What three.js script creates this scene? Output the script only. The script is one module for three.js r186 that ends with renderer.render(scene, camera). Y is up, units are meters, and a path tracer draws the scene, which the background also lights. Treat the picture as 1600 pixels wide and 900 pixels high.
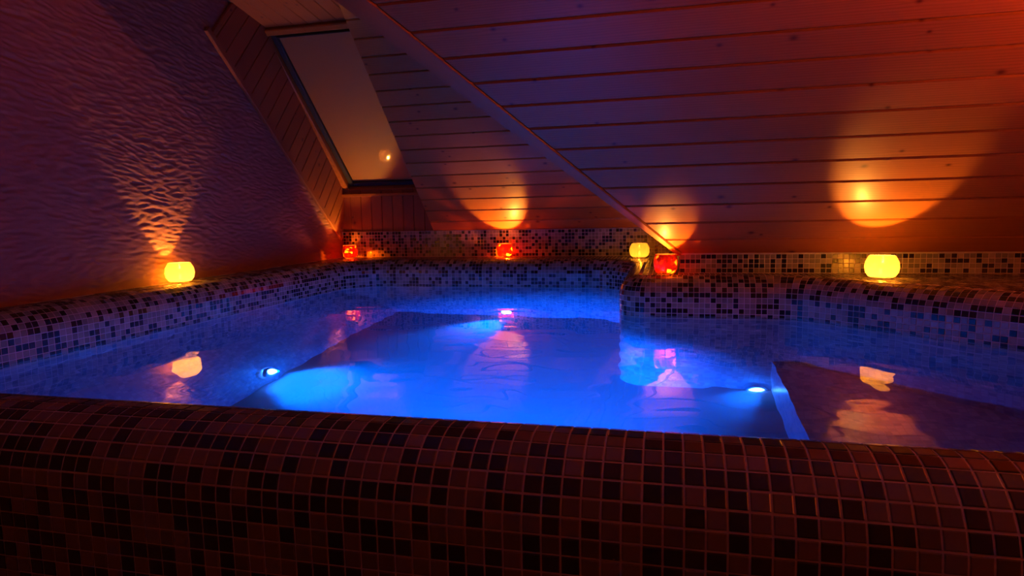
import * as THREE from 'three';
import { mergeGeometries } from 'three/addons/utils/BufferGeometryUtils.js';
import { ImprovedNoise } from 'three/addons/math/ImprovedNoise.js';

// ---------------------------------------------------------------- camera, sky, exposure
const D2R = Math.PI / 180;
const EYE = 1.67;                                   // camera height; the water lies 0.47 m below it
const WATER = EYE - 0.47, DECK = EYE - 0.292;       // heights of the water surface and of the deck around it
const scene = new THREE.Scene();
const camera = new THREE.PerspectiveCamera(2 * Math.atan(0.45) / D2R, 16 / 9, 0.05, 60);
camera.position.set(0, EYE, 0);
camera.rotation.order = 'YXZ';
camera.rotation.set(-6.347 * D2R, 13.567 * D2R, -1.105 * D2R);
scene.background = new THREE.Color(0.0006, 0.0005, 0.0008);   // night outside
const renderer = new THREE.WebGLRenderer({ antialias: true });
renderer.toneMapping = THREE.LinearToneMapping;
renderer.toneMappingExposure = 0.85;
renderer.shadowMap.enabled = true;
renderer.shadowMap.type = THREE.PCFSoftShadowMap;

// ---------------------------------------------------------------- helpers
let seed = 20240611;
const rnd = () => { seed = (seed + 0x6d2b79f5) | 0; let t = Math.imul(seed ^ (seed >>> 15), 1 | seed); t = (t + Math.imul(t ^ (t >>> 7), 61 | t)) ^ t; return ((t ^ (t >>> 14)) >>> 0) / 4294967296; };
const V = (x, y, z) => new THREE.Vector3(x, y, z);
const noise = new ImprovedNoise();
const used = new Map();
const numbered = (name) => { const n = used.get(name) ?? 0; used.set(name, n + 1); return n ? name + '_' + String(n).padStart(3, '0') : name; };
function shade(o) { o.castShadow = true; o.receiveShadow = true; return o; }
function top(o, name, data) { o.name = numbered(name); o.userData = { ...data }; scene.add(o); return o; }
function thing(name, data) { return top(new THREE.Group(), name, data); }
function part(name, geometry, material, parent) { const m = shade(new THREE.Mesh(geometry, material)); m.name = name; parent.add(m); return m; }
const rgb = (r, g, b) => new THREE.Color().setRGB(r, g, b);

// flat-shaded mesh builder from polygons
class Poly {
  constructor() { this.p = []; this.uv = []; }
  tri(a, b, c, ua = [0, 0], ub = [0, 0], uc = [0, 0]) { for (const v of [a, b, c]) this.p.push(v.x, v.y, v.z); this.uv.push(...ua, ...ub, ...uc); }
  quad(a, b, c, d, u) { u = u || [[0, 0], [1, 0], [1, 1], [0, 1]]; this.tri(a, b, c, u[0], u[1], u[2]); this.tri(a, c, d, u[0], u[2], u[3]); }
  build() {
    const g = new THREE.BufferGeometry();
    g.setAttribute('position', new THREE.Float32BufferAttribute(this.p, 3));
    g.setAttribute('uv', new THREE.Float32BufferAttribute(this.uv, 2));
    g.computeVertexNormals();
    return g;
  }
}
function box(x0, x1, y0, y1, z0, z1) { const g = new THREE.BoxGeometry(x1 - x0, y1 - y0, z1 - z0); g.translate((x0 + x1) / 2, (y0 + y1) / 2, (z0 + z1) / 2); return g; }

// ---------------------------------------------------------------- textures (grain and mottling only)
function dataTexture(w, h, f, srgb) {
  const d = new Uint8Array(w * h * 4);
  for (let y = 0; y < h; y++) for (let x = 0; x < w; x++) { const c = f(x / w, y / h), o = (y * w + x) * 4; for (let k = 0; k < 3; k++) d[o + k] = Math.max(0, Math.min(255, c[k] * 255)); d[o + 3] = 255; }
  const t = new THREE.DataTexture(d, w, h); t.wrapS = t.wrapT = THREE.RepeatWrapping; t.magFilter = THREE.LinearFilter; t.minFilter = THREE.LinearMipmapLinearFilter; t.generateMipmaps = true;
  if (srgb) t.colorSpace = THREE.SRGBColorSpace;
  t.needsUpdate = true; return t;
}
// pine: grain along u, 2 m x 0.25 m of board
const KNOTS = Array.from({ length: 9 }, () => [rnd(), rnd(), 0.006 + rnd() * 0.008]);
const pineTex = dataTexture(1024, 256, (u, v) => {
  const X = u * 2, Y = v * 0.25;
  let bend = 0, knot = 0;
  for (const [a, b, r] of KNOTS) { let dx = X - a * 2, dy = Y - b * 0.25; if (dx > 1) dx -= 2; if (dx < -1) dx += 2; const q = dx * dx / 9 + dy * dy; bend += Math.sign(dy) * 0.006 * Math.exp(-q / (r * r * 3)); knot = Math.max(knot, Math.exp(-(dx * dx / 2 + dy * dy) / (r * r * 0.5))); }
  const w = Y + bend + 0.006 * noise.noise(X * 1.5, Y * 8, 3.1);
  const g = 0.5 + 0.5 * Math.sin(w * 620 + 3 * noise.noise(X * 0.8, w * 30, 1.7));
  const f = noise.noise(X * 9, Y * 420, 5.5) * 0.5 + 0.5;
  const k = 0.97 - 0.09 * g * g - 0.08 * f;
  return [(0.72 * k) * (1 - 0.45 * knot), (0.44 * k) * (1 - 0.6 * knot), (0.2 * k * k) * (1 - 0.7 * knot)];
}, true);
const fineTex = dataTexture(256, 256, (u, v) => { const a = noise.noise(u * 40, v * 40, 0.3) * 0.5 + 0.5, b = noise.noise(u * 90, v * 90, 7.3) * 0.5 + 0.5, c = 0.6 * a + 0.4 * b; return [c, c, c]; });
// pool lining seen through water: small pale glass tesserae too far to tell apart, one texel per tessera
const liningTex = (() => {
  const n = 128, tone = Array.from({ length: n * n }, () => rnd());
  return dataTexture(1024, 1024, (u, v) => {
    const i = Math.floor(u * n), j = Math.floor(v * n), fu = u * n - i, fv = v * n - j;
    if (fu < 0.1 || fv < 0.1) return [0.8, 0.82, 0.83];
    const t = tone[j * n + i] * 0.55 + 0.225 + 0.42 * noise.noise(i * 0.33, j * 0.33, 8.2) + 0.2 * noise.noise(i * 0.12, j * 0.12, 3.3);
    return t < 0.33 ? [0.68, 0.75, 0.8] : t < 0.6 ? [0.78, 0.83, 0.86] : [0.88, 0.91, 0.92];
  }, true);
})();

// ---------------------------------------------------------------- materials
const std = (o) => new THREE.MeshStandardMaterial(o);
const phys = (o) => new THREE.MeshPhysicalMaterial(o);
const pineTints = [[1, 1, 1], [0.93, 0.9, 0.86], [1.0, 0.95, 0.88], [0.88, 0.84, 0.8]];
const PINE = pineTints.map(([r, g, b]) => phys({ color: rgb(r, g, b), map: pineTex, roughness: 0.42, bumpMap: pineTex, bumpScale: 0.0004, specularIntensity: 0.5, clearcoat: 0.16, clearcoatRoughness: 0.25, name: 'varnished pine' }));
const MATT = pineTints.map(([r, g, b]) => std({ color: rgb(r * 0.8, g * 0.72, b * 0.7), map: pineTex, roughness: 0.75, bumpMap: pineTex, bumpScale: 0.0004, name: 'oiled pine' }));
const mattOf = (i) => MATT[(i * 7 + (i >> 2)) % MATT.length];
const pineOf = (i) => PINE[(i * 7 + (i >> 2)) % PINE.length];
const PLASTER = std({ color: rgb(0.27, 0.115, 0.055), roughness: 0.8, bumpMap: fineTex, bumpScale: 0.0012, name: 'hand-worked plaster' });
const PAINT = std({ color: rgb(0.4, 0.36, 0.32), roughness: 0.9, name: 'painted wall' });
const GROUT = std({ color: rgb(0.52, 0.46, 0.38), roughness: 0.85, bumpMap: fineTex, bumpScale: 0.0004, name: 'grout' });
const LINING = std({ color: rgb(0.5, 0.5, 0.5), map: liningTex, roughness: 0.4, name: 'pale mosaic lining' });
const STONE = std({ color: rgb(0.22, 0.2, 0.19), roughness: 0.5, name: 'floor stone' });
const STEEL = std({ color: rgb(0.62, 0.62, 0.63), metalness: 1, roughness: 0.28, name: 'steel' });
const RUBBER = std({ color: rgb(0.02, 0.02, 0.02), roughness: 0.7, name: 'black gasket' });
const tileTones = { dark: [[0.012, 0.009, 0.01], [0.02, 0.012, 0.011], [0.03, 0.016, 0.012], [0.014, 0.014, 0.024]], light: [[0.21, 0.2, 0.14], [0.26, 0.24, 0.17], [0.18, 0.17, 0.12], [0.3, 0.27, 0.2]] };
const TILE_WHITE = std({ color: 0xffffff, roughness: 0.24, name: 'glass mosaic' });
const TILES = [...tileTones.dark, ...tileTones.light].map(([r, g, b]) => std({ color: rgb(r, g, b), roughness: 0.24, name: 'glass mosaic' }));
// the parapet wears a browner mix
const BROWN = [[0.13, 0.1, 0.055], [0.16, 0.12, 0.07], [0.1, 0.08, 0.045], [0.14, 0.12, 0.075]];
const BROWN_TILES = BROWN.map(([r, g, b]) => std({ color: rgb(r, g, b), roughness: 0.24, name: 'brown glass mosaic' }));
const toneIndex = (share = 0.46) => (rnd() < share ? Math.floor(rnd() * 4) : 4 + Math.floor(rnd() * 4));

// one tessera: unit footprint, height 1, bevelled shoulders
const tessera = (() => {
  const b = new Poly(), o = 0.5, t = 0.44, c = (x, y, z) => V(x, y, z);
  const B = [c(-o, -o, 0), c(o, -o, 0), c(o, o, 0), c(-o, o, 0)], M = [c(-o, -o, .65), c(o, -o, .65), c(o, o, .65), c(-o, o, .65)], T = [c(-t, -t, 1), c(t, -t, 1), c(t, t, 1), c(-t, t, 1)];
  b.quad(T[0], T[1], T[2], T[3]);
  for (let i = 0; i < 4; i++) { const j = (i + 1) % 4; b.quad(B[i], B[j], M[j], M[i]); b.quad(M[i], M[j], T[j], T[i]); }
  return b.build();
})();
const PITCH = 0.0245, JOINT = 0.0026, THICK = 0.0018;
// frame for a tessera: centre c, axes along u and v (full pitch vectors), outward normal n
function tileMatrix(c, u, v, n) {
  const lu = u.length(), lv = v.length();
  return new THREE.Matrix4().makeBasis(u.clone().multiplyScalar((lu - JOINT) / lu), v.clone().multiplyScalar((lv - JOINT) / lv), n.clone().multiplyScalar(THICK)).setPosition(c);
}
function tileField(name, list, parent, light = tileTones.light) {     // many small tesserae: one object that nobody would count
  const m = shade(new THREE.InstancedMesh(tessera, TILE_WHITE, list.length));
  list.forEach(({ m4, tone }, i) => { m.setMatrixAt(i, m4); const c = [...tileTones.dark, ...light][tone]; m.setColorAt(i, rgb(...c)); });
  m.name = name; m.userData.kind = 'stuff'; parent.add(m); return m;
}

// a board: a quad in the frame (O; a along its length, s across, n towards the room) with chamfered long edges
function boardGeometry(O, A, S, N, a00, a10, a01, a11, s0, s1, thick = 0.02, ch = 0.006, gap = 0.0008) {
  s0 += gap; s1 -= gap;
  const at = (k, s, d) => { const q = (s - s0) / (s1 - s0); const a = k ? a10 + (a11 - a10) * q : a00 + (a01 - a00) * q; return [O.clone().addScaledVector(A, a).addScaledVector(S, s).addScaledVector(N, d), a]; };
  const prof = [[s0, -thick], [s0, -ch], [s0 + ch, 0], [s1 - ch, 0], [s1, -ch], [s1, -thick]];
  const b = new Poly(), off = rnd() * 2, offv = rnd();
  const L = prof.map(([s, d]) => at(0, s, d)), R = prof.map(([s, d]) => at(1, s, d));
  const uv = (a, i) => [(a + off) / 2, (prof[i][0] - s0) / 0.25 + offv];
  const flip = A.clone().cross(S).dot(N) < 0;
  for (let i = 0; i < 6; i++) {
    const j = (i + 1) % 6;
    const q = [L[i][0], R[i][0], R[j][0], L[j][0]], u = [uv(L[i][1], i), uv(R[i][1], i), uv(R[j][1], j), uv(L[j][1], j)];
    if (flip) { q.reverse(); u.reverse(); }
    b.quad(...q, u);
  }
  for (const E of [L, R]) for (let i = 1; i < 5; i++) { const f = (E === R) === !flip; f ? b.tri(E[0][0], E[i][0], E[i + 1][0]) : b.tri(E[0][0], E[i + 1][0], E[i][0]); }
  return b.build();
}
function slab(pts, N, thick) {               // a polygon with thickness, away from the room
  const b = new Poly(), back = pts.map((p) => p.clone().addScaledVector(N, -thick));
  for (let i = 1; i < pts.length - 1; i++) { b.tri(pts[0], pts[i], pts[i + 1]); b.tri(back[0], back[i + 1], back[i]); }
  for (let i = 0; i < pts.length; i++) { const j = (i + 1) % pts.length; b.quad(pts[i], back[i], back[j], pts[j]); }
  return b.build();
}

// ---------------------------------------------------------------- room shell
const TILT = 43 * D2R, ST = Math.sin(TILT), CT = Math.cos(TILT);
const UPSLOPE = V(0, ST, CT), INTO = V(0, -CT, ST), X = V(1, 0, 0), Y = V(0, 1, 0), Z = V(0, 0, 1);
const CEIL = EYE + 1.45, XR = 2.4, ZF = 1.5, ZB = -4.62, ZS = -3.25;
const wallX = (z) => -2.385 + 0.05 * (z + 2.65);    // the plastered wall is not quite square to the back wall
const P1 = V(0, EYE - 0.095, ZB), P2 = V(0, EYE - 0.198, ZS);

{ // floor, far walls and flat ceiling, out of view or nearly so
  const f = shade(new THREE.Mesh(box(-3, XR + 0.2, -0.2, 0, -5.4, ZF + 0.2), STONE));
  top(f, 'floor', { kind: 'structure', label: 'dark stone floor in front of the tiled pool wall', category: 'floor' });
  const r = shade(new THREE.Mesh(box(XR, XR + 0.2, 0, CEIL + 0.2, -5.4, ZF + 0.2), PAINT));
  top(r, 'wall_right', { kind: 'structure', label: 'painted side wall beyond the right end of the pool', category: 'wall' });
  const b = shade(new THREE.Mesh(box(-3, XR, 0, CEIL + 0.2, ZF, ZF + 0.2), PAINT));
  top(b, 'wall_front', { kind: 'structure', label: 'painted wall at the near end of the attic room', category: 'wall' });
  const c = shade(new THREE.Mesh(box(-3, XR, CEIL, CEIL + 0.2, -3.6, ZF), PAINT));
  top(c, 'ceiling', { kind: 'structure', label: 'flat ceiling high above the wooden roof slopes', category: 'ceiling' });
}

{ // plaster wall with horizontal trowelled ridges, real relief
  const g = thing('wall_left', { kind: 'structure', label: 'rough plaster wall with rippled relief rising from the pool deck', category: 'wall' });
  const z0 = -4.66, z1 = 0.2, y0 = DECK - 0.05, y1 = CEIL, nz = 460, ny = 330, p = [], uv = [], ix = [];
  const ridge = (z, y) => {
    const warp = 0.03 * noise.noise(z * 3.1, y * 4.3, 0.7), yy = y + warp;
    const a = noise.noise(z * 11, yy * 52, 2.2), b = noise.noise(z * 24, yy * 80, 9.1);
    return 0.0045 * (1 - Math.abs(a) * 2.2) + 0.002 * b;
  };
  for (let j = 0; j <= ny; j++) for (let i = 0; i <= nz; i++) {
    const z = z0 + (z1 - z0) * i / nz, y = y0 + (y1 - y0) * j / ny;
    p.push(wallX(z) - 0.004 + ridge(z, y), y, z); uv.push(z * 2, y * 2);
  }
  for (let j = 0; j < ny; j++) for (let i = 0; i < nz; i++) { const a = j * (nz + 1) + i, b = a + 1, c = a + nz + 1, d = c + 1; ix.push(a, d, b, a, c, d); }
  const face = new THREE.BufferGeometry(); face.setAttribute('position', new THREE.Float32BufferAttribute(p, 3)); face.setAttribute('uv', new THREE.Float32BufferAttribute(uv, 2)); face.setIndex(ix.reverse()); face.computeVertexNormals();
  part('plaster', face, PLASTER, g);
  const q = [V(wallX(-5.4) - 0.02, 0, -5.4), V(wallX(ZF) - 0.02, 0, ZF), V(wallX(ZF) - 0.02, CEIL + 0.2, ZF), V(wallX(-5.4) - 0.02, CEIL + 0.2, -5.4)];
  part('masonry', slab(q, X, 0.3), PAINT, g);
}

// ---------------------------------------------------------------- back roof slope (boards along x)
const OPEN = -1.72;                                  // right edge of the skylight recess
const W1 = 0.117, REC = 0.30;                        // board pitch; depth of the skylight recess
const TOPREV = 1.52;                                 // s of the recess head on the roof slope
const SC1 = (CEIL - P1.y) / ST, SC2 = (CEIL - P2.y) / ST;
const hipX = (s) => 0.045 - 0.84 * s, grooveX = (s) => 0.084 - 0.78 * s;
{
  const g = thing('ceiling', { kind: 'structure', label: 'pine boarded roof slope behind the row of candles at the back', category: 'ceiling' });
  let s = 0, i = 0;
  while (s < SC1) {
    const e = Math.min(SC1, s === 0 ? 0.1 : s + W1);
    const left = s > TOPREV + 0.4 ? -2.5 : OPEN;
    const y = P1.y + 0.5 * (s + e) * ST, right = Math.min(0.5, 0.045 - 1.232 * (y - P2.y) + 0.25);
    if (right > left) part('board', boardGeometry(P1, X, UPSLOPE, INTO, left, right, left, right, s, e), pineOf(i), g);
    s = e; i++;
  }
  const bk = P1.clone().addScaledVector(INTO, -0.02);
  const c = (x, q) => bk.clone().addScaledVector(X, x).addScaledVector(UPSLOPE, q);
  part('deck_panel', mergeGeometries([slab([c(OPEN, -0.3), c(0.6, -0.3), c(0.6, SC1 + 0.1), c(OPEN, SC1 + 0.1)], INTO, 0.12), slab([c(-2.75, TOPREV + 0.55), c(OPEN, TOPREV + 0.55), c(OPEN, SC1 + 0.1), c(-2.75, SC1 + 0.1)], INTO, 0.12)]), PAINT, g);
}
{ // right roof slope with its diagonal left edge
  const g = thing('ceiling', { kind: 'structure', label: 'large pine boarded roof slope with diagonal left edge, over the right-hand tiles', category: 'ceiling' });
  let s = 0, i = 3;
  const w = 0.1185;
  while (s < SC2) {
    const e = Math.min(SC2, s === 0 ? 0.108 : s + w);
    part('board', boardGeometry(P2, X, UPSLOPE, INTO, grooveX(s) + 0.003, XR, grooveX(e) + 0.003, XR, s, e), pineOf(i), g);
    s = e; i++;
  }
  const bk = P2.clone().addScaledVector(INTO, -0.02), c = (x, q) => bk.clone().addScaledVector(X, x).addScaledVector(UPSLOPE, q);
  part('deck_panel', slab([c(hipX(0) + 0.03, 0), c(XR + 0.1, 0), c(XR + 0.1, SC2 + 0.1), c(hipX(SC2) + 0.03, SC2 + 0.1)], INTO, 0.12), PAINT, g);
  // trim board along the diagonal edge
  const dir = V(-0.815, ST, CT).normalize();
  const tr = shade(new THREE.Mesh(new THREE.BufferGeometry(), PINE[0]));
  const B = new Poly(), q = (x, s2, d) => P2.clone().addScaledVector(X, x).addScaledVector(UPSLOPE, s2).addScaledVector(INTO, d);
  const prof = (s2) => { const h = hipX(s2), gx = grooveX(s2) - 0.003; return [q(h, s2, -0.05), q(h, s2, -0.002), q(h + 0.006, s2, 0.004), q(gx - 0.006, s2, 0.004), q(gx, s2, -0.003), q(gx, s2, -0.03)]; };
  const a = prof(-0.01), b = prof(SC2);
  for (let k = 0; k < 6; k++) { const j = (k + 1) % 6; B.quad(a[k], a[j], b[j], b[k], [[0, k * 0.03], [0, j * 0.03], [1.4, j * 0.03], [1.4, k * 0.03]]); }
  for (let k = 1; k < 5; k++) { B.tri(a[0], a[k + 1], a[k]); B.tri(b[0], b[k], b[k + 1]); }
  tr.geometry = B.build();
  top(tr, 'trim_1', { kind: 'structure', label: 'narrow pine trim board along the diagonal edge of the right roof slope', category: 'trim' });
}
{ // the side slope behind that edge, boards along z; turned away from the camera
  const g = thing('ceiling', { kind: 'structure', label: 'pine boarded side slope falling away behind the diagonal trim', category: 'ceiling' });
  const dn = V(1.232, -1, 0).normalize(), up = dn.clone().negate(), n = V(-1, -1.232, 0).normalize();
  const O = V(hipX(0), P2.y, 0), len = (CEIL - P2.y) / up.y;
  const zHip = (s) => { const y = P2.y + s * up.y; return ZS + (y - P2.y) / ST * CT - 0.012; };
  const zBack = (s) => { const y = P2.y + s * up.y; return Math.max(ZB, ZB + (y - P1.y) / ST * CT) - 0.02; };
  for (let s = 0, i = 5; s < len; s += 0.12, i++) { const e = Math.min(len, s + 0.12); part('board', boardGeometry(O.clone().addScaledVector(n, -0.012), Z, up, n, zBack(s), zHip(s), zBack(e), zHip(e), s, e), pineOf(i), g); }
}

// ---------------------------------------------------------------- skylight recess
const PW = P1.clone().addScaledVector(INTO, -REC);   // bottom line of the window plane (s = 0)
const inWin = (x, s, d = 0) => PW.clone().addScaledVector(X, x).addScaledVector(UPSLOPE, s).addScaledVector(INTO, d);
const WS0 = 0.22, WS1 = 1.53, WX0 = -2.475, WX1 = OPEN;
{ // cheek boards on the plaster wall, run square to the window
  const g = thing('wall_left', { kind: 'structure', label: 'pine cheek boards between the plaster wall and the skylight', category: 'wall' });
  const dz = V(0.05, 0, 1).normalize(), n = V(1, 0, -0.05).normalize();
  const S = V(dz.x * CT, ST, dz.z * CT).normalize(), A = V(-dz.x * ST, CT, -dz.z * ST).normalize();    // up the slope; away from the room
  const O = V(wallX(ZB) + 0.016, P1.y, ZB);
  const low = (s) => -0.055 - 0.085 * s;
  const EB = 0.02;
  for (let s = 0.06, i = 2; s < 1.86; s += 0.098, i++) {
    const e = Math.min(1.86, s + 0.098), hi = REC + 0.02;
    const cut = (v) => Math.min(hi, (v * CT + EB) / ST);                                             // stop at the knee wall
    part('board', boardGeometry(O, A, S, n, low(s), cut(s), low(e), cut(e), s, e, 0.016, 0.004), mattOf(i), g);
  }
  const strip = boardGeometry(O.clone().addScaledVector(n, 0.005), S.clone().addScaledVector(A, -0.085).normalize(), A, n, 0, 1.9, 0, 1.9, -0.085, -0.045, 0.018, 0.004);
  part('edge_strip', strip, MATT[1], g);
}
{ // knee wall under the window, vertical boards, and the hidden right cheek and head of the recess
  const g = thing('wall_back', { kind: 'structure', label: 'dark vertical boards below the skylight sill', category: 'wall' });
  const zk = ZB - 0.022, yTop = inWin(0, WS0 - 0.06).y;
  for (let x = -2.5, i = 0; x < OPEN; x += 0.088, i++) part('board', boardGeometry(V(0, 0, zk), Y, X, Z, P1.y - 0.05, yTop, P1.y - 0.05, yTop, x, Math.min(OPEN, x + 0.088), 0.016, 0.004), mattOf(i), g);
  part('masonry', box(-3, XR, 0, yTop, ZB - 0.5, ZB - 0.04), PAINT, g);
  const h = thing('wall_back', { kind: 'structure', label: 'reddish pine boards lining the head of the skylight recess', category: 'wall' });
  const O = inWin(0, WS1 + 0.03), A = V(0, Math.sin(8 * D2R), Math.cos(8 * D2R)), n = V(0, -A.z, A.y);
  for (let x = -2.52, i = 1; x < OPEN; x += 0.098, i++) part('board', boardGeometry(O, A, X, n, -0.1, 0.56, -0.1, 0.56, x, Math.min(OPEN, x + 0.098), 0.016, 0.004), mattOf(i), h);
  const c = thing('wall_right', { kind: 'structure', label: 'pine cheek on the right of the skylight, facing away', category: 'wall' });
  const N = V(-1, 0, 0), Pc = P1.clone().addScaledVector(X, OPEN + 0.004);
  for (let s = -0.3, i = 0; s < TOPREV + 0.3; s += 0.098, i++) part('board', boardGeometry(Pc, INTO.clone().negate(), UPSLOPE, N, 0.02, REC + 0.02, 0.02, REC + 0.02, s, s + 0.098, 0.016, 0.004), pineOf(i), c);
}
{ // the skylight
  const g = thing('window_1', { kind: 'structure', label: 'sloping skylight with misted glass in the left corner', category: 'window' });
  const bar = (name, x0, x1, s0, s1, d0, d1, m) => {
    const B = new Poly(), k = 0.006, q = (x, s, d) => inWin(x, s, d);
    const lo = [q(x0, s0, d0), q(x1, s0, d0), q(x1, s1, d0), q(x0, s1, d0)], mid = [q(x0, s0, d1 - k), q(x1, s0, d1 - k), q(x1, s1, d1 - k), q(x0, s1, d1 - k)], hi = [q(x0 + k, s0 + k, d1), q(x1 - k, s0 + k, d1), q(x1 - k, s1 - k, d1), q(x0 + k, s1 - k, d1)];
    B.quad(...hi); B.quad(...lo.slice().reverse());
    for (let i = 0; i < 4; i++) { const j = (i + 1) % 4; B.quad(lo[i], lo[j], mid[j], mid[i]); B.quad(mid[i], mid[j], hi[j], hi[i]); }
    return part(name, B.build(), m, g);
  };
  bar('frame_stile', WX0, WX0 + 0.05, WS0 - 0.06, WS1 + 0.05, -0.06, 0.045, PINE[0]);
  bar('frame_stile', WX1 - 0.05, WX1, WS0 - 0.06, WS1 + 0.05, -0.06, 0.045, PINE[0]);
  bar('frame_rail', WX0 + 0.05, WX1 - 0.05, WS0 - 0.06, WS0 - 0.015, -0.06, 0.05, PINE[0]);
  bar('frame_rail', WX0 + 0.05, WX1 - 0.05, WS1 + 0.01, WS1 + 0.05, -0.06, 0.045, PINE[0]);
  bar('sash_stile', WX0 + 0.053, WX0 + 0.09, WS0 - 0.012, WS1 + 0.007, -0.05, 0.012, RUBBER);
  bar('sash_stile', WX1 - 0.09, WX1 - 0.053, WS0 - 0.012, WS1 + 0.007, -0.05, 0.012, RUBBER);
  bar('sash_rail', WX0 + 0.09, WX1 - 0.09, WS0 - 0.012, WS0 + 0.025, -0.05, 0.012, RUBBER);
  bar('sash_rail', WX0 + 0.09, WX1 - 0.09, WS1 - 0.03, WS1 + 0.007, -0.05, 0.012, RUBBER);
  bar('handle_bar', WX0 + 0.1, WX1 - 0.12, WS1 - 0.018, WS1 - 0.004, 0.02, 0.034, RUBBER);
  const mistWithGlow = phys({ color: rgb(0.5, 0.2, 0.03), roughness: 0.6, transmission: 0.3, thickness: 0, ior: 1.7, clearcoat: 1, clearcoatRoughness: 0.05, bumpMap: fineTex, bumpScale: 0.0002, name: 'misted glass with candle glow in its colour' });  // amber candle glow is put into the base colour of the pane
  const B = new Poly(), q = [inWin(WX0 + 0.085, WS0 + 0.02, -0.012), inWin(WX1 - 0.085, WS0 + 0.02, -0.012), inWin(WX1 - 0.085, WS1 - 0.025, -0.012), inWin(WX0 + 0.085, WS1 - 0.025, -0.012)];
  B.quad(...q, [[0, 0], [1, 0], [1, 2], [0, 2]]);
  part('pane', B.build(), mistWithGlow, g);
  const sill = shade(new THREE.Mesh(box(-2.5, OPEN, inWin(0, WS0 - 0.06).y - 0.055, inWin(0, WS0 - 0.06).y - 0.035, ZB - 0.06, ZB + 0.012), PINE[2]));
  top(sill, 'trim_2', { kind: 'structure', label: 'thin pine sill under the skylight', category: 'trim' });
}

// ---------------------------------------------------------------- pool
const R = PITCH * 6 * 2 / Math.PI;                   // nosing: six tesserae round a quarter turn
const FLOOR = -0.18;
const PX0 = -2.19, PZB = -4.22, BX = -0.22, BZ = -3.03, DX = 0.56, PX1 = 1.5, PZ0 = -0.94, DZ = BZ + (PX1 - DX);
// plan of the pool edge from the near left to the near right, corners rounded
const edge = (() => {
  const corners = [[PX0, PZ0 - 0.02, 0], [PX0, PZB, 0.3], [BX, PZB, 0.3], [BX, BZ, 0.15], [DX, BZ, 0.3], [PX1, DZ, 0.3], [PX1, PZ0 - 0.02, 0]];
  const pts = [];
  corners.forEach(([x, z, r], i) => {
    if (!r) { pts.push([x, z]); return; }
    const [px, pz] = corners[i - 1], [nx, nz] = corners[i + 1];
    const a = V(px - x, 0, pz - z).normalize(), b = V(nx - x, 0, nz - z).normalize(), ang = a.angleTo(b), d = r / Math.tan(ang / 2);
    const s = V(x, 0, z).addScaledVector(a, d), e = V(x, 0, z).addScaledVector(b, d), c = V(x, 0, z).addScaledVector(a.clone().add(b).normalize(), r / Math.sin(ang / 2));
    const t0 = Math.atan2(s.z - c.z, s.x - c.x); let t1 = Math.atan2(e.z - c.z, e.x - c.x), dt = t1 - t0; if (dt > Math.PI) dt -= 2 * Math.PI; if (dt < -Math.PI) dt += 2 * Math.PI;
    const n = 14; for (let k = 0; k <= n; k++) pts.push([c.x + r * Math.cos(t0 + dt * k / n), c.z + r * Math.sin(t0 + dt * k / n)]);
  });
  const len = [0]; for (let i = 1; i < pts.length; i++) len.push(len[i - 1] + Math.hypot(pts[i][0] - pts[i - 1][0], pts[i][1] - pts[i - 1][1]));
  const nrm = pts.map((p, i) => { const a = pts[Math.max(0, i - 1)], b = pts[Math.min(pts.length - 1, i + 1)]; return V(b[1] - a[1], 0, -(b[0] - a[0])).normalize(); });   // towards the masonry
  // walking -z along the left wall the masonry is at -x
  const at = (u) => { let i = 1; while (i < pts.length - 1 && len[i] < u) i++; const q = (u - len[i - 1]) / (len[i] - len[i - 1]); const n = nrm[i - 1].clone().lerp(nrm[i], q).normalize(); return { p: V(pts[i - 1][0] + (pts[i][0] - pts[i - 1][0]) * q, 0, pts[i - 1][1] + (pts[i][1] - pts[i - 1][1]) * q), n }; };
  return { pts, nrm, len, total: len[len.length - 1], at };
})();
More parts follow.
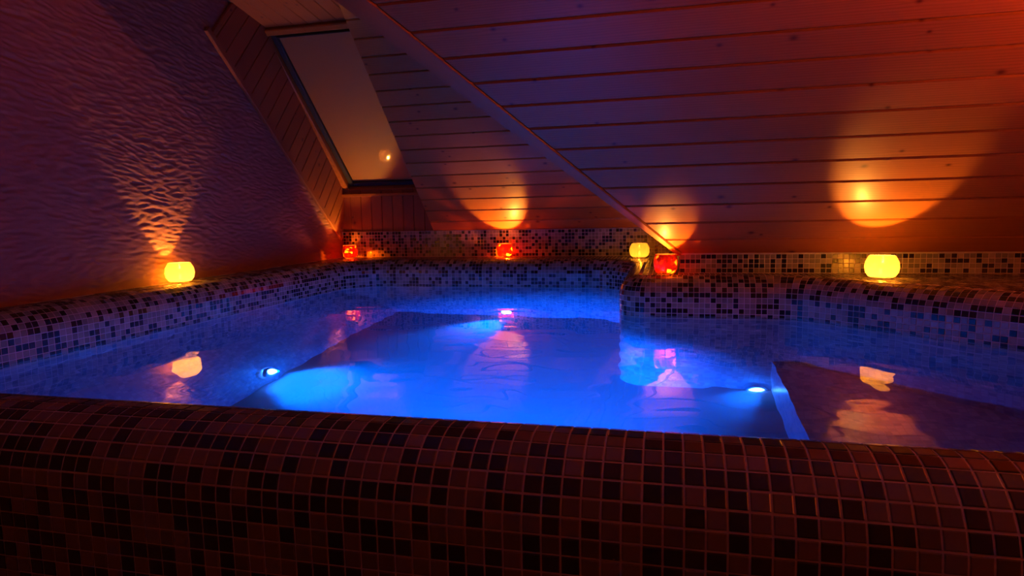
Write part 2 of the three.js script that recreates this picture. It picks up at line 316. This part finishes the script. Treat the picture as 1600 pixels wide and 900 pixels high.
// rim profile by arc length v: v = 0 where the nosing meets the upright face, falling below that, past the quarter turn the flat deck
const QUARTER = R * Math.PI / 2;
const rimPoint = (e, v, lift = 0) => {
  let o, y, n;
  if (v <= 0) { o = 0; y = DECK - R + v; n = e.n.clone().negate(); }
  else if (v < QUARTER) { const a = v / R; o = R - R * Math.cos(a); y = DECK - R + R * Math.sin(a); n = e.n.clone().multiplyScalar(-Math.cos(a)).addScaledVector(Y, Math.sin(a)); }
  else { o = R + (v - QUARTER); y = DECK; n = Y.clone(); }
  return { p: V(e.p.x, y, e.p.z).addScaledVector(e.n, o).addScaledVector(n, lift), n };
};
const pool = thing('plunge_pool', { kind: 'structure', label: 'mosaic tiled plunge pool with rounded rims under the attic roof', category: 'pool' });
{ // lining: upright walls from the floor up to the nosing, nosing and deck bed
  const rows = [[FLOOR - DECK + R, 1]]; for (let k = 1; k <= 8; k++) rows.push([FLOOR - DECK + R + k * (DECK - R - FLOOR) / 8]); for (let k = 1; k <= 8; k++) rows.push([QUARTER * k / 8]);
  const vs = rows.map((r) => r[0]), p = [], uv = [], ix = [], n = edge.pts.length, lining = new Poly(), bed = new Poly();
  for (let i = 0; i < n - 1; i++) for (let k = 0; k < vs.length - 1; k++) {
    const E = (j) => ({ p: V(edge.pts[j][0], 0, edge.pts[j][1]), n: edge.nrm[j] });
    const q = [rimPoint(E(i), vs[k]).p, rimPoint(E(i + 1), vs[k]).p, rimPoint(E(i + 1), vs[k + 1]).p, rimPoint(E(i), vs[k + 1]).p];
    const under = k < 7, s = 1 / 3.136;
    const t = [[edge.len[i] * s, vs[k] * s], [edge.len[i + 1] * s, vs[k] * s], [edge.len[i + 1] * s, vs[k + 1] * s], [edge.len[i] * s, vs[k + 1] * s]];
    (q[0].y < WATER - 0.06 && q[2].y < WATER + 0.04 ? lining : bed).quad(...q, t);
  }
  part('lining', lining.build(), LINING, pool);
  part('rim_bed', bed.build(), GROUT, pool);
  // floor slab
  const fl = new Poly(); fl.quad(V(-2.6, FLOOR, -0.9), V(1.9, FLOOR, -0.9), V(1.9, FLOOR, -4.4), V(-2.6, FLOOR, -4.4), [[0, 0], [4.5 / 3.136, 0], [4.5 / 3.136, 3.5 / 3.136], [0, 3.5 / 3.136]]);
  part('pool_floor', fl.build(), LINING, pool);
  // sloping haunch along the foot of the left wall; ledge along the right
  const h = new Poly(), a = V(PX0 - 0.01, WATER - 0.2, -0.9), b = V(PX0 - 0.01, WATER - 0.2, -4.3), c = V(-1.8, FLOOR, -4.3), d = V(-1.8, FLOOR, -0.9);
  h.quad(a, d, c, b, [[0, 0], [0, .35], [1.1, .35], [1.1, 0]]);
  part('haunch', h.build(), LINING, pool);
  const LH = WATER - 0.85 - FLOOR, g = new THREE.BoxGeometry(1.3, LH, 2.2); g.translate(0.47 + 0.65, FLOOR + LH / 2, -3.03 + 1.1);
  { const pp = g.attributes.position, nn = g.attributes.normal, uu = g.attributes.uv; for (let i = 0; i < pp.count; i++) { const ax = Math.abs(nn.getX(i)), ay = Math.abs(nn.getY(i)); uu.setXY(i, (ax > 0.5 ? pp.getZ(i) : pp.getX(i)) / 3.136, (ay > 0.5 ? pp.getZ(i) : pp.getY(i)) / 3.136); } }
  part('ledge', g, LINING, pool);
  // masonry body behind the lining: deck bed as one flat shape outside the nosing
  const shape = new THREE.Shape(); const off = edge.pts.map((q, i) => [q[0] + edge.nrm[i].x * R, q[1] + edge.nrm[i].z * R]);
  shape.moveTo(-2.7, PZ0 - 0.02); for (const [x, z] of off) shape.lineTo(x, z); shape.lineTo(XR, PZ0 - 0.02); shape.lineTo(XR, -4.9); shape.lineTo(-2.7, -4.9); shape.closePath();
  const dg = new THREE.ExtrudeGeometry(shape, { depth: 0.06, bevelEnabled: false }); dg.rotateX(Math.PI / 2); dg.translate(0, DECK, 0);   // (x, z) plan laid flat
  part('deck_bed', dg, GROUT, pool);
}
{ // tesserae on the rim and the upright band above the water
  const list = [], cols = Math.floor(edge.total / PITCH), du = edge.total / cols;
  for (let i = 0; i < cols; i++) {
    const u = (i + 0.5) * du, E = edge.at(u), e0 = edge.at(u - du / 2), e1 = edge.at(u + du / 2);
    for (let k = -6; k < 6; k++) {
      const v = (k + 0.5) * PITCH, c = rimPoint(E, v);
      const U = rimPoint(e1, v).p.sub(rimPoint(e0, v).p), Vv = rimPoint(E, v + PITCH * 0.499).p.sub(rimPoint(E, v - PITCH * 0.499).p);
      if (U.length() < 0.008) continue;
      const n = U.clone().cross(Vv).normalize(); if (n.dot(c.n) < 0) n.negate();
      list.push({ m4: tileMatrix(c.p.clone().addScaledVector(c.n, -0.0008), U, Vv, n), tone: toneIndex(0.42) });
    }
  }
  // flat deck beyond the nosing
  const pip = (x, z, poly) => { let s = false; for (let i = 0, j = poly.length - 1; i < poly.length; j = i++) { const [a, b] = poly[i], [c, d] = poly[j]; if ((b > z) !== (d > z) && x < (c - a) * (z - b) / (d - b) + a) s = !s; } return s; };
  const off = edge.pts.map((q, i) => [q[0] + edge.nrm[i].x * (R + PITCH / 2), q[1] + edge.nrm[i].z * (R + PITCH / 2)]);
  for (let x = -2.5; x < XR; x += PITCH) for (let z = ZB; z < PZ0; z += PITCH) {
    if (x < wallX(z) + 0.01 || z > PZ0 - 0.05 || pip(x, z, off)) continue;
    if (x > 0.06 && z < ZS) continue;
    if (z < ZB + 0.01) continue;
    list.push({ m4: tileMatrix(V(x, DECK - 0.0008, z), V(PITCH, 0, 0), V(0, 0, -PITCH), Y), tone: toneIndex(0.42) });
  }
  tileField('rim_tiles', list, pool);
}
{ // near parapet: half-round top over an upright face; the nearest tesserae are single pieces
  const zc = -0.84, r = 0.1, x0 = -2.5, x1 = XR;
  const prof = [[zc + r, 0]]; prof.push([zc + r, DECK - r]); for (let k = 1; k <= 24; k++) { const a = Math.PI * k / 24; prof.push([zc + r * Math.cos(a), DECK - r + r * Math.sin(a)]); } prof.push([zc - r, FLOOR]);
  const B = new Poly(); let acc = 0;
  for (let k = 0; k < prof.length - 1; k++) { const [za, ya] = prof[k], [zb, yb] = prof[k + 1]; B.quad(V(x0, ya, za), V(x1, ya, za), V(x1, yb, zb), V(x0, yb, zb), [[0, 0], [4, 0], [4, 1], [0, 1]]); }
  const wall = part('parapet', B.build(), GROUT, pool);
  camera.updateMatrixWorld(true); camera.updateProjectionMatrix();
  const all = [], arc = Math.PI * r, nRows = 13, pv = arc / nRows, pu = 0.0245;
  for (let i = 0; x0 + (i + 0.5) * pu < x1; i++) for (let k = -24; k < nRows + 8; k++) {
    const x = x0 + (i + 0.5) * pu; let c, n, Vv;
    if (k < 0) { c = V(x, DECK - r + (k + 0.5) * pv, zc + r); n = Z.clone(); Vv = V(0, pv, 0); }
    else if (k < nRows) { const a = (k + 0.5) / nRows * Math.PI, cs = Math.cos(pv / r / 2); n = V(0, Math.sin(a), Math.cos(a)); c = V(x, DECK - r, zc).addScaledVector(n, r * cs); Vv = V(0, Math.cos(a), -Math.sin(a)).multiplyScalar(pv * 0.985); }
    else { c = V(x, DECK - r - (k - nRows + 0.5) * pv, zc - r); n = Z.clone().negate(); Vv = V(0, -pv, 0); }
    const m4 = tileMatrix(c, V(pu, 0, 0), Vv, n);
    const s = c.clone().project(camera), view = camera.position.clone().sub(c), facing = view.clone().normalize().dot(n);
    const inside = Math.abs(s.x) < 0.76 && Math.abs(s.y) < 1.0 && facing > 0.12;
    all.push({ m4, tone: toneIndex(0.5), size: inside ? facing / view.lengthSq() : 0 });
  }
  const order = all.slice().sort((a, b) => b.size - a.size), single = new Set(order.slice(0, 300));
  for (const t of single) { const m = part('tile', tessera, t.tone < 4 ? TILES[t.tone] : BROWN_TILES[t.tone - 4], wall); t.m4.decompose(m.position, m.quaternion, m.scale); }
  tileField('smaller_tiles', all.filter((t) => !single.has(t)), wall, BROWN);
}
{ // tile skirting between deck and roof slopes
  const strip = (name, label, x0, x1, z, y1, rows, dark, extra) => {
    const g = thing(name, { kind: 'structure', label, category: 'tile border' });
    part('bed', box(x0, x1, DECK - 0.02, y1, z - 0.03, z), GROUT, g);
    const list = [], pv = (y1 - DECK - 0.004) / rows, n = Math.floor((x1 - x0) / PITCH), pu = (x1 - x0) / n;
    for (let i = 0; i < n; i++) for (let k = 0; k < rows; k++) list.push({ m4: tileMatrix(V(x0 + (i + 0.5) * pu, DECK + 0.002 + (k + 0.5) * pv, z - 0.0008), V(pu, 0, 0), V(0, pv, 0), Z), tone: toneIndex(dark) });
    if (extra) {
      part('bed', box(x0 - 0.002, x0 + 0.03, DECK - 0.02, y1, ZB, z - 0.03), GROUT, g);
      for (let q = ZB + PITCH / 2; q < z; q += PITCH) for (let k = 0; k < rows; k++) list.push({ m4: tileMatrix(V(x0 - 0.0028, DECK + 0.002 + (k + 0.5) * pv, q), V(0, 0, PITCH), V(0, pv, 0), V(-1, 0, 0)), tone: toneIndex(dark) });
      part('cap', box(x0, x1, y1, y1 + 0.004, z - 0.03, z + 0.004), GROUT, g);
    }
    tileField('tiles', list, g);
  };
  strip('baseboard_back', 'eight-row mosaic border along the back of the deck', wallX(ZB) - 0.02, 0.07, ZB, P1.y, 8, 0.45);
  strip('baseboard_right', 'low four-row mosaic border under the right roof slope', 0.068, XR, ZS, P2.y, 4, 0.42, true);
}
{ // water
  const x0 = PX0 - 0.012, x1 = PX1 + 0.012, W = [];
  const shape = new THREE.Shape(); edge.pts.forEach(([x, z], i) => { const q = [x + edge.nrm[i].x * 0.004, z + edge.nrm[i].z * 0.004]; i ? shape.lineTo(q[0], q[1]) : shape.moveTo(q[0], PZ0 + 0.004); }); shape.lineTo(PX1 + 0.004, PZ0 + 0.004); shape.closePath();
  const g = new THREE.ExtrudeGeometry(shape, { depth: WATER - FLOOR + 0.004, bevelEnabled: false }); g.rotateX(Math.PI / 2); g.translate(0, WATER, 0);
  const ripple = dataTexture(512, 512, (u, v) => { const c = 0.5 + 0.25 * Math.sin(2 * Math.PI * (3 * u + 2 * v) + 2 * Math.sin(2 * Math.PI * (v * 2 - u))) + 0.25 * Math.sin(2 * Math.PI * (5 * v - 2 * u) + 1.5 * Math.sin(2 * Math.PI * u * 3)); return [c, c, c]; });
  ripple.repeat.set(1.3, 1.3);
  const m = phys({ color: 0xffffff, roughness: 0, transmission: 1, thickness: 1, ior: 1.333, attenuationColor: rgb(0.45, 0.8, 0.97), attenuationDistance: 1.6, bumpMap: ripple, bumpScale: 0.0006, name: 'water' });
  top(shade(new THREE.Mesh(g, m)), 'pool_water', { kind: 'stuff', label: 'still blue-lit water filling the plunge pool', category: 'water' });
}

// ---------------------------------------------------------------- underwater lamps
const BLUE = rgb(0.0, 0.14, 1.0);
function poolLight(pos, face, aim, power, cone, label) {
  const g = thing('pool_light', { label, category: 'lamp', group: 'blue underwater lamps' });
  g.position.copy(pos); g.quaternion.setFromUnitVectors(Z, face.clone().normalize());
  const ring = new THREE.LatheGeometry([[0.034, 0.002], [0.036, 0.012], [0.046, 0.012], [0.05, 0.006], [0.05, -0.004]].map(([a, b]) => new THREE.Vector2(a, b)), 32); ring.rotateX(Math.PI / 2);
  part('bezel', ring, STEEL, g);
  const lens = new THREE.LatheGeometry([[0.0, 0.03], [0.014, 0.027], [0.026, 0.019], [0.035, 0.004]].map(([a, b]) => new THREE.Vector2(a, b)), 28); lens.rotateX(Math.PI / 2);
  part('lamp_lens', lens, std({ color: rgb(0.5, 0.7, 1), emissive: rgb(0.5, 0.85, 1), emissiveIntensity: 9, roughness: 0.2 }), g);
  const l = new THREE.SpotLight(BLUE, power, 0, cone, 1, 2); l.name = 'pool_light_beam';
  l.position.copy(pos).addScaledVector(face.clone().normalize(), 0.02); l.target.position.copy(l.position).add(aim); l.castShadow = true; l.shadow.radius = 1.2;
  scene.add(l, l.target);
  const halo = new THREE.PointLight(BLUE, 0.22, 0, 2); halo.name = 'pool_light_glow'; halo.position.copy(pos).addScaledVector(face.clone().normalize(), 0.024); halo.castShadow = true; halo.shadow.radius = 1; scene.add(halo);
}
poolLight(V(-1.06, WATER - 1.08, PZB + 0.004), V(0, 0.05, 1), V(-0.34, -0.36, 1), 30, 0.52, 'blue underwater lamp in the back wall, below the middle red candle');
poolLight(V(-1.885, WATER - 1.1, -2.71), V(0.95, 0.31, 0), V(0.85, -0.6, -0.05), 34, 0.95, 'blue underwater lamp at the foot of the left wall');
poolLight(V(0.405, WATER - 1.2, BZ + 0.004), V(0, 0.05, 1), V(-0.6, -0.6, 0.6), 30, 0.85, 'blue underwater lamp at the foot of the right-hand block');

poolLight(V(-0.6, WATER - 0.42, PZ0 - 0.004), V(0, 0, -1), V(-0.02, -0.47, -1), 260, 0.52, 'added blue lamp, unseen behind the near parapet, that brightens the pool floor');  // added unseen lamp: spreads even blue light over the pool floor

// ---------------------------------------------------------------- candles
const shards = dataTexture(256, 128, (() => {
  const s = Array.from({ length: 90 }, () => [rnd(), rnd(), rnd()]);
  return (u, v) => { let a = 9, b = 9, t = 0; for (const [x, y, q] of s) { let dx = Math.abs(u - x); if (dx > 0.5) dx = 1 - dx; const d = Math.hypot(dx * 2.6, v - y); if (d < a) { b = a; a = d; t = q; } else if (d < b) b = d; } if (b - a < 0.02) return [0.25, 0.03, 0.02]; return t < 0.55 ? [0.34, 0.025, 0.02] : t < 0.7 ? [0.45, 0.1, 0.04] : t < 0.9 ? [0.85, 0.6, 0.3] : [0.45, 0.03, 0.02]; };
})(), true);
const RED_GLASS = phys({ color: 0xffffff, map: shards, roughness: 0.36, transmission: 0.95, thickness: 0, ior: 1.5, name: 'red mosaic glass' });
const RED_INNER = phys({ color: rgb(1, 0.6, 0.28), roughness: 0.3, transmission: 0.95, thickness: 0, ior: 1.5, name: 'glass liner' });
const YELLOW_GLASS = phys({ color: rgb(0.24, 0.2, 0.085), roughness: 0.75, transmission: 0.9, thickness: 0, ior: 1.5, name: 'frosted yellow glass' });
const CLEAR_RIM = phys({ color: rgb(0.9, 0.8, 0.6), roughness: 0.15, transmission: 0.9, thickness: 0, ior: 1.5, name: 'glass base' });
const WAX = phys({ color: rgb(0.85, 0.75, 0.6), roughness: 0.6, transmission: 0.35, thickness: 0, name: 'wax' });
const WICK = std({ color: rgb(0.02, 0.015, 0.01), roughness: 0.95, name: 'charred wick' });
const FLAME = std({ color: rgb(0.02, 0.01, 0), emissive: rgb(1, 0.62, 0.2), emissiveIntensity: 30, roughness: 1, name: 'flame' });
const lathe = (pts, n = 36) => new THREE.LatheGeometry(pts.map(([a, b]) => new THREE.Vector2(a, b)), n);
const redShape = { outer: lathe([[0.036, 0.004], [0.046, 0.008], [0.053, 0.022], [0.0575, 0.045], [0.057, 0.068], [0.052, 0.088], [0.05, 0.097]]), inner: lathe([[0.05, 0.097], [0.0475, 0.0975], [0.0485, 0.088], [0.053, 0.068], [0.0535, 0.045], [0.049, 0.024], [0.042, 0.0075], [0, 0.0065]]), base: lathe([[0, 0.0005], [0.034, 0.0005], [0.037, 0.003], [0.036, 0.004]]) };
const yellowShape = { outer: lathe([[0.04, 0.004], [0.052, 0.009], [0.063, 0.026], [0.067, 0.048], [0.064, 0.07], [0.054, 0.09], [0.05, 0.097]]), inner: lathe([[0.05, 0.097], [0.047, 0.0975], [0.05, 0.089], [0.06, 0.07], [0.063, 0.048], [0.059, 0.027], [0.047, 0.008], [0, 0.0065]]), base: lathe([[0, 0.0005], [0.038, 0.0005], [0.041, 0.003], [0.04, 0.004]]) };
function candle(x, z, red, power, lean, glassLabel, candleLabel) {
  const y = DECK + 0.003, turn = rnd() * 6;
  const h = thing('candle_holder', { label: glassLabel, category: 'candle holder', group: red ? 'red glass candle holders' : 'yellow glass candle holders' });
  h.position.set(x, y, z); h.rotation.y = turn;
  const s = red ? redShape : yellowShape;
  part('glass_bowl', s.outer, red ? RED_GLASS : YELLOW_GLASS, h);
  part('glass_liner', s.inner, red ? RED_INNER : CLEAR_RIM, h);
  part('foot', s.base, red ? RED_INNER : CLEAR_RIM, h);
  const c = thing('tea_light', { label: candleLabel, category: 'candle', group: 'burning tea lights' });
  c.position.set(x + lean[0], y + 0.0068, z + lean[1]);
  part('metal_cup', lathe([[0, 0.0003], [0.0185, 0.0003], [0.019, 0.001], [0.0195, 0.011], [0.019, 0.011]], 28), STEEL, c);
  part('wax', lathe([[0, 0.001], [0.0183, 0.001], [0.0186, 0.009], [0, 0.0085]], 28), WAX, c);
  part('wick', lathe([[0, 0.0085], [0.0009, 0.0085], [0.0008, 0.0145], [0, 0.0148]], 10), WICK, c);
  part('flame', lathe([[0, 0.011], [0.0035, 0.0135], [0.0055, 0.0185], [0.005, 0.025], [0.0027, 0.033], [0, 0.039]], 16), FLAME, c);
  const l = new THREE.PointLight(rgb(1, 0.37, 0.05), power, 0, 2); l.name = 'candle_flame_light';
  l.position.set(x + lean[0], y + 0.0068 + 0.0185, z + lean[1]); l.castShadow = true; l.shadow.radius = 0.25; l.shadow.bias = -0.002; scene.add(l);
}
candle(-2.335, -4.45, true, 1.0, [0.006, -0.016], 'red glass candle holder in the far left corner below the skylight', 'lit tea light in the red holder below the skylight');
candle(-1.135, -4.5, true, 1.7, [0.011, -0.003], 'red glass candle holder at the middle of the back border', 'lit tea light in the red holder at the middle of the back');
candle(-0.171, -4.36, false, 0.4, [0, 0], 'round yellow glass candle holder at the back, left of the diagonal trim', 'lit tea light in the yellow holder at the back');
candle(0.0, -3.155, true, 0.75, [-0.006, 0.004], 'red crackled glass candle holder at the foot of the diagonal trim', 'lit tea light in the red holder at the foot of the diagonal trim');
candle(0.89, -2.99, false, 1.4, [-0.004, 0], 'yellow glass candle holder before the low right-hand border', 'lit tea light in the yellow holder on the right');
candle(-2.315, -2.66, false, 1.5, [0, 0], 'brightest yellow glass candle holder beside the plaster wall', 'lit tea light in the yellow holder beside the plaster wall');

// ---------------------------------------------------------------- amber wall lamp out of frame on the right
function wallLamp(pos, turn, color, power, label) {
  const g = thing('wall_lamp', { label, category: 'lamp' });
  g.position.copy(pos); g.rotation.y = turn;
  const back = new THREE.CylinderGeometry(0.05, 0.055, 0.02, 28); back.rotateX(Math.PI / 2); back.translate(0, 0, 0.01);
  part('back_plate', back, STEEL, g);
  part('arm', new THREE.TubeGeometry(new THREE.CatmullRomCurve3([V(0, 0, 0.015), V(0, -0.03, 0.07), V(0, 0.0, 0.12), V(0, 0.05, 0.13)]), 20, 0.007, 8), STEEL, g);
  const globe = lathe([[0, 0.05], [0.03, 0.052], [0.055, 0.075], [0.065, 0.11], [0.055, 0.145], [0.03, 0.168], [0, 0.17]], 32); globe.translate(0, 0, 0.13);
  part('lamp_globe', globe, std({ color: color.clone().multiplyScalar(0.5), emissive: color, emissiveIntensity: 1.5, roughness: 0.4 }), g);
  const l = new THREE.PointLight(color, power, 0, 2); l.name = 'wall_lamp_light'; l.castShadow = true; l.shadow.radius = 3;
  l.position.set(0, 0.11, 0.13).applyEuler(g.rotation).add(pos); scene.add(l);
}
wallLamp(V(XR, 2.3, -0.05), -Math.PI / 2, rgb(1, 0.09, 0.014), 0.78, 'small amber wall lamp high on the right side wall');

{ // bowl-shaped uplighter on the right side wall, outside the picture: it washes the right roof slope from below
  const y = 1.95, z = -1.7, g = thing('uplighter', { label: 'red-glowing bowl uplighter on the right side wall under the slope', category: 'lamp' });
  g.position.set(XR - 0.12, y, z);
  const color = rgb(1, 0.13, 0.03);
  const neck = new THREE.CylinderGeometry(0.02, 0.02, 0.1, 16); neck.rotateZ(Math.PI / 2); neck.translate(0.075, -0.03, 0);
  part('wall_bracket', neck, STEEL, g);
  part('bowl', lathe([[0, -0.075], [0.05, -0.065], [0.085, -0.03], [0.1, 0.012], [0.096, 0.012], [0.081, -0.028], [0.048, -0.06], [0, -0.069]], 36), PAINT, g);
  const bulb = new THREE.SphereGeometry(0.022, 20, 14); bulb.translate(0, -0.002, 0);
  part('lamp_bulb', bulb, std({ color: rgb(0.4, 0.05, 0.02), emissive: color, emissiveIntensity: 3, roughness: 0.4 }), g);
  const l = new THREE.PointLight(color, 13.5, 0, 2); l.name = 'wall_lamp_uplight'; l.position.set(XR - 0.12, y - 0.002, z); l.castShadow = true; l.shadow.radius = 0.9; scene.add(l);
}

renderer.render(scene, camera);
